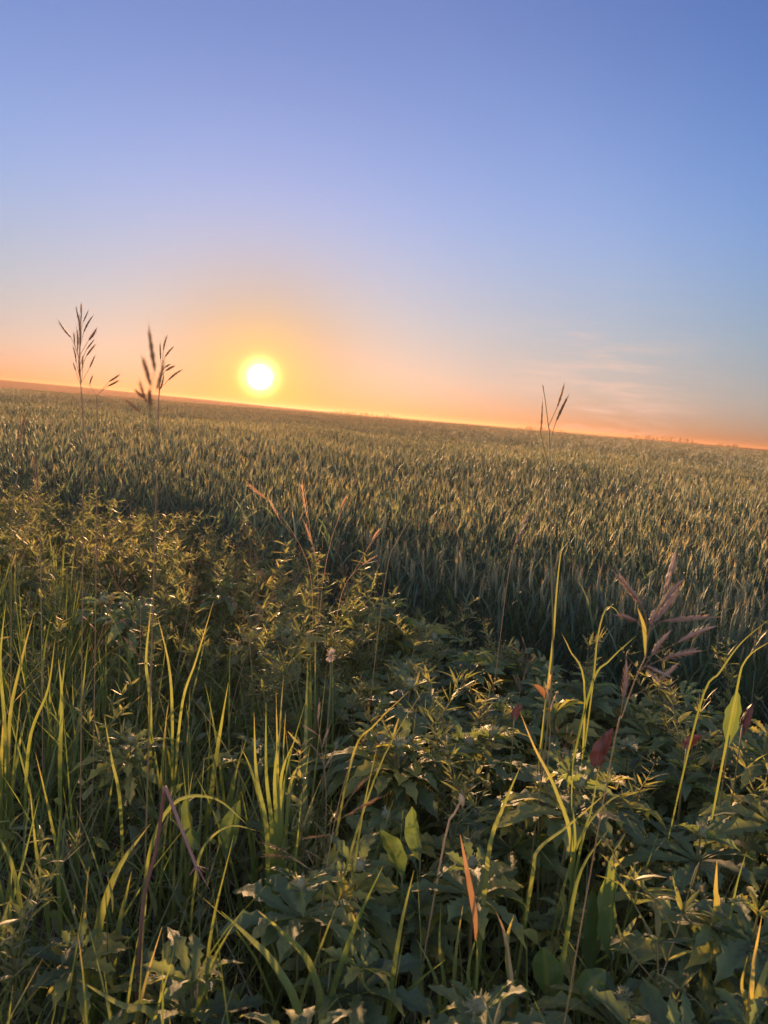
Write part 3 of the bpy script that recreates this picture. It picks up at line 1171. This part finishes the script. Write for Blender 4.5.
c2 = crop(500, 360, k2)
seed_grass('thin lone brome stem with three long spikelets standing above the right horizon',
           cpts(500, 360, k2, (265, 1650), (262, 1000), (256, 600), (252, 380), (245, 320), (230, 200), (219, 135)), 1.3,
           c2((208, 372, 217, 203, 1), (291, 245, 331, 113, 1.1), (287, 315, 354, 176, 1.25), (224, 165, 216, 122, .5)), w=.0022, r=.0015, stem_mat='stem')
k3 = 178 / 768
c3 = crop(590, 540, k3)
seed_grass('large reddish purple brome panicle spreading over the right of the bank',
           cpts(590, 540, k3, (100, 900), (140, 760), (200, 590), (240, 500), (250, 400), (295, 290), (340, 200)), .85,
           c3((322, 235, 376, 28, 1.3), (350, 150, 371, 92, 1), (275, 355, 382, 208, 1.4), (302, 292, 412, 162, 1), (228, 292, 104, 138, 1.2), (205, 352, 104, 322, 1.1), (305, 352, 547, 333, 1.1),
              (380, 442, 549, 370, 1.3), (318, 512, 487, 478, 1.2), (264, 502, 352, 388, 1.2), (240, 542, 352, 592, 1.1), (300, 602, 382, 528, 1), (248, 560, 300, 622, .9), (142, 690, 156, 510, 1.1), (262, 372, 280, 298, 1.2)),
           w=.0028, mat='purple', stem_mat='straw', leaves=[(cpts(590, 540, k3, (240, 500), (235, 380), (205, 290)), .86, .007, 'yellow_grass')])
c4 = crop(500, 360, k2)
seed_grass('small pinkish seed head rising before the wheat, left of the lone stem',
           [(505, 600), (511, 560), (518, 535), (527, 512)], 2.0,
           [((514 + (q % 3) * 2 + q * 1.0, 545 - q * 3), (517 + q * 1.35 + (q % 2) * 3, 540 - q * 3.2), .9) for q in range(10)], w=.0022, mat='purple')
arch = seed_grass('fine grass stem arching over with drooping tip in front of the wheat',
                  [(386, 575), (398, 540), (415, 515), (433, 507), (448, 516), (462, 545)], 1.9,
                  [((418 + q * 7, 512 + abs(q - 2) * 4), (420 + q * 8, 520 + abs(q - 2) * 6), .7) for q in range(6)], w=.0018)
for lab, pth, dep, tips in (
        ('pale seed stalk leaning left below the sun', [(312, 590), (300, 545), (272, 505), (250, 484)], 2.3, (((268, 500), (246, 481), 1.2), ((280, 520), (268, 496), 1))),
        ('pale upright seed stalk right of the leaning one below the sun', [(318, 600), (316, 560), (310, 530), (303, 470)], 2.4, (((308, 520), (302, 478), 1), ((312, 545), (303, 520), 1))),
        ('pale seed stalk with a bright tip below and right of the sun', [(322, 590), (330, 545), (340, 515), (347, 500)], 2.45, (((341, 508), (348, 494), 1.2),)),
        ('pale seed stalk bending right toward the arching stem', [(340, 600), (355, 570), (372, 542), (380, 533)], 2.3, (((372, 540), (381, 528), 1.2), ((362, 565), (376, 556), 1)))):
    seed_grass(lab, pth, dep, tips, w=.0030, r=.0008, mat='pale_husk', stem_mat='pale_husk')
for lab, pth, dep in (
        ('dry beige grass stem at the far left edge, taller of two', [(12, 520), (17, 480), (20, 440), (23, 418)], 1.6),
        ('dry beige grass stem at the far left edge, shorter of two', [(40, 525), (38, 490), (34, 462)], 1.6)):
    x0, y0 = pth[-1]
    x1, y1 = pth[-2]
    seed_grass(lab, pth, dep, [((x0 + (x1 - x0) * f, y0 + (y1 - y0) * f), (x0 + (x1 - x0) * (f - .8) + g, y0 + (y1 - y0) * (f - .8)), 1) for f, g in ((1.2, -4), (.9, 3), (.6, -3), (.4, 3))], w=.002)

# slender seed grasses scattered over the bank
SEEDG = []
for k in range(8):
    r = np.random.default_rng(k + 810)
    s_mb, p_mb = MB(), MB()
    h = r.uniform(.45, .68)
    st = arc((0, 0, 0), r.uniform(0, 6.28), h, .02, r.uniform(.05, .5), 12, 2)
    tube(s_mb, st, np.linspace(.0012, .0005, 12), 4, .5)
    for q in range(12):
        b = st[int(r.integers(8, 12))]
        br = arc(b, r.uniform(0, 6.28), r.uniform(.015, .05), r.uniform(.2, .8), .4, 4)
        tube(p_mb, br, .0004, 3, .6)
        e = br[-1]
        d = unit(br[-1] - br[-2])
        tube(p_mb, [e, e + d * .005, e + d * .012, e + d * .018], [.0006, .0017, .0013, .0002], 5, [.3, .5, .7, .8])
    SEEDG.append((s_mb.mesh('stem', M['straw']), p_mb.mesh('panicle', M['spikelet'])))
for q, (x, y) in enumerate(in_bank(95, 77, dmin=-2.4, dmax=.2, sep=.16, yr=(1.5, 6))):
    u = x / y
    if u > .02 and q % 3:
        continue
    a, b = SEEDG[q % 8]
    side = 'left' if u < -.1 else 'middle' if u < .15 else 'right'
    o = thing('seed_grass', 'slender straw-coloured grass stem with small seed head on the %s of the bank' % side, 'grass', 'slender seed grasses on the %s of the bank' % side,
              (x, y, float(ground_z(x, y))), random.uniform(0, 6.28), random.uniform(.85, 1.12), (random.gauss(0, .1), random.gauss(0, .1)))
    link('stem', a, o)
    link('panicle', b, o)

# tall foreground grasses, blade by blade
tall_grass('tall single grass blade rising from the bottom edge left of centre', [([(205, 1010), (212, 930), (234, 835)], 1.0, .011)])
tall_grass('pair of broad pointed blades leaning left at the bottom left of centre',
           [([(300, 1018), (275, 965), (250, 938), (221, 911)], .95, .013), ([(322, 1018), (310, 965), (285, 935), (256, 909)], .97, .013)])
tall_grass('two upright blades fanning right above the bottom edge left of centre',
           [([(326, 1018), (345, 955), (360, 915), (383, 866)], .98, .011), ([(196, 1018), (213, 962), (240, 914)], .95, .010), ([(300, 1010), (316, 960), (344, 886)], 1.0, .008)])
tall_grass('bright green grass clump with wide blades in the bottom left corner',
           [([(95, 985), (98, 925), (118, 868), (150, 824)], 1.1, .022), ([(110, 985), (118, 930), (132, 870)], 1.12, .016), ([(85, 985), (72, 930), (44, 885)], 1.1, .012),
            ([(100, 990), (112, 960), (150, 915)], 1.1, .010), ([(88, 985), (84, 930), (88, 870)], 1.13, .012), ([(120, 990), (140, 950), (148, 880)], 1.13, .009)])
tall_grass('yellow-green blade lying low across the bottom left edge', [([(156, 1020), (120, 1004), (79, 980)], .92, .012, 'yellow_grass')])
tall_grass('bluish blade arching over to the right beside the pink bent stalk', [([(150, 850), (175, 802), (214, 798), (247, 824)], 1.2, .009), ([(195, 880), (205, 845), (230, 826), (262, 832)], 1.2, .006)])
tall_grass('dense upright clump of grass left of the picture centre',
           [([(275 + dx * .35, 835), (272 + dx * .7, 775), (tx, ty)], 1.25 + .02 * q, .010) for q, (dx, tx, ty) in enumerate(
               ((-22, 254, 712), (-8, 266, 702), (4, 281, 722), (14, 297, 735), (20, 306, 700), (30, 318, 758), (-28, 240, 745), (8, 276, 690)))])
tall_grass('long leaning grass stem with yellow-green tip crossing the middle foreground',
           [([(320, 980), (345, 870), (382, 760), (428, 682)], 1.15, .008, 'yellow_grass'), ([(350, 900), (362, 815), (378, 742)], 1.18, .007), ([(352, 760), (375, 725), (410, 690)], 1.2, .007, 'yellow_grass')])
tall_grass('spiky grass clump at the bottom edge below the orange withered leaf',
           [([(388, 1010), (400, 930), (414, 870)], 1.0, .010), ([(395, 1012), (415, 985), (445, 960)], 1.0, .010), ([(446, 1000), (440, 950), (441, 902)], 1.05, .009), ([(452, 1000), (456, 950), (463, 905)], 1.05, .009),
            ([(440, 1000), (430, 965), (416, 938)], 1.05, .008), ([(380, 1010), (365, 985), (352, 962)], 1.0, .008)])
tall_grass('long grass stem with broad drooping tip right of the orange withered leaf',
           [([(478, 960), (489, 850), (504, 805), (521, 765)], 1.12, .010), ([(532, 880), (538, 850), (569, 825), (612, 788)], 1.1, .007, 'yellow_grass')])
tall_grass('straight grass blade standing tall below the right of centre', [([(556, 1000), (566, 940), (580, 872), (611, 826)], 1.05, .011)])
tall_grass('short yellow blade standing alone in the right foreground', [([(716, 915), (716, 890), (717, 860)], 1.12, .013, 'yellow_grass'), ([(731, 912), (738, 880), (747, 850)], 1.12, .004)])
tall_grass('yellow grass tuft cut by the right edge at the bottom',
           [([(748, 1020), (754, 965), (762, 915)], .95, .011, 'yellow_grass'), ([(752, 1020), (764, 975), (778, 940)], .95, .012, 'yellow_grass'), ([(746, 1018), (742, 985), (748, 955)], .96, .008, 'yellow_grass')])
tall_grass('lone sunlit blade rising in front of the wheat beside the lone stem', [([(552, 650), (556, 600), (560, 560), (566, 527)], 1.5, .0055, 'yellow_grass')])
tall_grass('curved blades at the right edge rising in front of the wheat', [([(700, 705), (720, 672), (742, 642), (775, 615)], 1.35, .0045, 'yellow_grass'), ([(735, 700), (746, 660), (772, 640)], 1.4, .006)])
tall_grass('thin grass clump with bent blade right of centre on the bank', [([(592, 690), (597, 640), (605, 610), (614, 608), (622, 620)], 1.5, .005), ([(585, 690), (570, 650), (561, 632)], 1.5, .007, 'yellow_grass'), ([(590, 690), (610, 660), (636, 636)], 1.5, .006)])
tall_grass('grass clump with crossing narrow blades in the middle of the right foreground',
           [([(575, 850), (572, 800), (574, 742)], 1.2, .006), ([(580, 850), (592, 805), (600, 760)], 1.2, .006), ([(572, 850), (556, 790), (535, 748), (520, 712)], 1.2, .009), ([(575, 850), (610, 800), (648, 790)], 1.2, .006, 'yellow_grass')])
tall_grass('sparse bright blades on the left of the bank', [([(150, 700), (146, 660), (152, 600)], 1.6, .010), ([(172, 705), (168, 660), (158, 618)], 1.6, .008), ([(182, 705), (196, 660), (214, 600)], 1.6, .007)])
tall_grass('grass blades standing at the left edge halfway down', [([(10, 720), (22, 660), (34, 612)], 1.5, .010), ([(4, 720), (0, 660), (6, 600)], 1.5, .010), ([(30, 740), (48, 690), (55, 640)], 1.45, .009), ([(60, 760), (62, 700), (58, 655)], 1.45, .010)])
tall_grass('narrow upright blades in the left foreground above the bright clump', [([(45, 900), (36, 850), (30, 790)], 1.2, .009), ([(60, 905), (58, 850), (62, 800)], 1.2, .009), ([(20, 905), (10, 860), (-6, 830)], 1.15, .010), ([(120, 800), (112, 760), (104, 715)], 1.35, .008)])

seed_grass('thin drooping grass with small brownish spikelets left of the orange withered leaf', [(318, 1000), (322, 905), (334, 825), (350, 765), (366, 738)], 1.1,
           [((284, 851), (258, 842), .9), ((290, 857), (259, 857), .9), ((342, 818), (384, 796), .9), ((306, 850), (314, 866), .7), ((338, 858), (345, 872), .7), ((352, 795), (372, 775), .8), ((330, 835), (300, 838), .8)], w=.0020, r=.0009)
seed_grass('thin grass with short pinkish spikelets above the dense upright clump', [(325, 840), (326, 790), (322, 750), (318, 722)], 1.35,
           [((318, 735), (302, 724), .9), ((322, 760), (308, 742), .9), ((324, 770), (336, 748), .9), ((322, 748), (330, 726), .8), ((318, 724), (319, 700), .9)], w=.0022, mat='purple', r=.0009)
seed_grass('short dry stem with pale bud tips left of the dark red leaf', [(548, 760), (550, 720), (548, 690)], 1.4,
           [((549, 700), (545, 684), 1.2), ((550, 712), (556, 694), 1), ((549, 690), (552, 672), 1.1)], w=.0022, mat='pale_husk', r=.0009)

# bent pink stalk
o = thing('bent_stalk', 'pink dry stalk snapped over in the left foreground', 'stalk')
P = [at(143, 905, 1.05), at(156, 850, 1.03), at(164, 792, 1.0)]
full = rooted(P)[0] + P
mb = MB()
tube(mb, smooth_path(full, 16), np.linspace(.0035, .0026, 16), 6, .4)
mb.build('stem', M['pink'], o)
mb = MB()
tube(mb, smooth_path([at(164, 792, 1.0), at(166, 789, .998), at(181, 828, .985), at(196, 866, .97)], 12), np.linspace(.0026, .002, 12), 6, .7)
tipp = at(196, 866, .97)
for q in range(8):
    tube(mb, smooth_path([tipp, tipp + rng.normal(0, .008, 3) + (0, 0, -.006)], 3), [.0012, .0008, .0003], 4, .6)
mb.build('bent_tip', M['pink'], o)

# orange withered blade, pale withered blade, hooked white bud, white fluff
o = thing('withered_grass', 'tall grass stalk with an orange withered leaf below the picture centre', 'grass')
leaf_blade(o, [(475, 1000), (477, 960), (476, 930)], 1.0, .006, M['grass'], .5, .2, True, 'blade')
leaf_blade(o, [(476, 940), (475, 915), (468, 875), (460, 834)], 1.0, .0105, M['orange_leaf'], .5, .3, False, 'withered_leaf', face=.2)
leaf_blade(o, [(470, 1005), (468, 970), (478, 930)], 1.01, .008, M['grass'], .5, .2, True, 'blade')
o = thing('withered_grass', 'pale curled dead grass tip just right of the orange leaf', 'grass')
leaf_blade(o, [(510, 1000), (508, 960), (503, 930), (496, 912)], 1.0, .012, M['straw'], .7, .3, True, 'withered_leaf')
leaf_blade(o, [(515, 1010), (508, 965), (508, 935), (514, 915)], 1.0, .010, M['grass'], .6, .3, True, 'blade')
o = thing('hooked_stem', 'pale hooked dry stem with a small bud in the middle foreground', 'stem')
P = [at(446, 834, 1.15), at(454, 815, 1.15), at(460, 803, 1.15), at(462, 798, 1.15)]
full = rooted(P)[0] + P
mb = MB()
tube(mb, smooth_path(full, 14), .0017, 5, .8)
mb.build('stem', M['straw'], o)
mb = MB()
tube(mb, smooth_path([at(463, 806, 1.145), at(461.5, 801, 1.145), at(461, 796, 1.145), at(459, 793, 1.145)], 6), [.0015, .0042, .005, .004, .002, .0004], 7, .8)
mb.build('bud', M['straw'], o)
o = thing('fluffy_weed', 'weed stalk topped by a small white fluffy seed head', 'weed')
P = [at(328, 720, 1.5), at(330, 690, 1.5), at(331, 664, 1.5)]
mb = MB()
tube(mb, smooth_path(rooted(P)[0] + P, 12), .0018, 5, .5)
mb.build('stem', M['stem'], o)
mb = MB()
c0 = at(331, 655, 1.5)
for q in range(90):
    d = unit(rng.normal(size=3) * [.5, .5, 1.2])
    strip(mb, [c0, c0 + d * .013 * rng.uniform(.7, 1.2)], [.0008, .0004], np.cross(d, [.2, .6, .5]), 0, rng.random(), 2)
mb.build('fluff', M['white'], o)


# broad upright leaves (dock)
def broad_leaf(pix, depth, w, mat, parent, t0=.4, face=0.1, label=None):
    P = [at(a, b, depth) for a, b in pix]
    n = 18
    p = smooth_path(P, n)
    s = np.linspace(0, 1, n)
    wid = w * .5 * np.interp(s, [0, .08, .3, .55, .85, 1], [.12, .45, .95, 1, .5, .03])
    view = unit(p - np.array([0, 0, CAM_Z]))
    tan = unit(np.gradient(p, axis=0))
    a = unit(np.cross(tan, view))
    b = unit(np.cross(tan, a))
    tw = face + .25 * np.sin(s * 3)
    side = a * np.cos(tw)[:, None] + b * np.sin(tw)[:, None]
    nor = unit(np.cross(side, tan))
    m = MB()
    cols = []
    for q, fr in enumerate((-1, -.66, -.33, 0, .33, .66, 1)):
        wave = .05 * w * np.sin(s * 19 + fr * 2 + depth * 40) * abs(fr)
        cols.append(p + side * (wid * fr)[:, None] + nor * (abs(fr) * wid * .4 + wave)[:, None])
    v = np.stack(cols, 1).reshape(-1, 3)
    i = np.arange(n - 1)[:, None] * 7
    j = np.arange(6)[None]
    f = np.stack([i + j, i + j + 1, i + j + 8, i + j + 7], -1).reshape(-1, 4)
    m.add(v, f, np.clip(np.repeat(t0 + .1 * s, 7) + np.tile([.08, 0, 0, .2, 0, 0, .08], n), 0, 1))
    lf = m.build('leaf', mat, parent)
    if label:
        lf['label'] = label
    base = p[0]
    g = np.array([base[0], base[1] + .02, float(ground_z(base[0], base[1])) - .01])
    if base[2] > g[2] + .02:
        st = MB()
        tube(st, smooth_path([g, (g + base) / 2 + (0.012, 0.01, 0), base, p[1]], 8), .0014, 5, .3)
        st.build('leaf_stalk', M['stem'], lf)
    return lf


for lab, leaves in (
        ('dock plant with a dark red leaf standing in the right middle of the bank', [([(596, 772), (601, 752), (613, 728)], 1.42, .032, 'red_leaf', 'dark red leaf')]),
        ('dock plant with a yellow-green upright leaf and a red leaf near the right edge', [([(728, 745), (735, 715), (738, 692)], 1.45, .034, 'broad', None), ([(741, 736), (746, 716), (753, 702)], 1.47, .020, 'red_leaf', 'bright red leaf')]),
        ('dock plant with broad upright dull leaves left of the lower right corner', [([(612, 960), (612, 905), (616, 850)], 1.12, .045, 'broad', None), ([(590, 975), (596, 930), (592, 888)], 1.14, .036, 'broad', None)]),
        ('dock plant with tall narrow leaf left of the orange withered leaf', [([(420, 860), (414, 830), (412, 806)], 1.2, .03, 'broad', None), ([(402, 880), (392, 850), (380, 830)], 1.2, .035, 'broad', None)]),
        ('dock plant with a notched leaf at the bottom right of centre', [([(548, 1000), (546, 970), (543, 948)], 1.05, .04, 'broad', None), ([(575, 1010), (590, 985), (605, 970)], 1.03, .04, 'broad', None)]),
        ('dock plant with shaded leaves behind the pink bent stalk', [([(200, 850), (190, 825), (186, 795)], 1.32, .036, 'broad', None), ([(226, 860), (228, 830), (240, 800)], 1.32, .034, 'broad', None)]),
        ('weed with small red withered leaves beside the lone sunlit blade', [([(514, 722), (516, 712), (522, 704)], 1.52, .016, 'red_leaf', 'red withered leaf'), ([(546, 700), (541, 690), (533, 684)], 1.45, .011, 'orange_leaf', 'orange withered leaf')]),
        ('dock plant with one dull reddish leaf under the large purple panicle', [([(686, 752), (692, 742), (702, 735)], 1.47, .022, 'red_leaf', 'dull red leaf')])):
    o = thing('dock_plant', lab, 'weed')
    for pix, dep, w, mt, ll in leaves:
        broad_leaf(pix, dep, w, M[mt], o, .3, random.uniform(-.9, .9), ll)
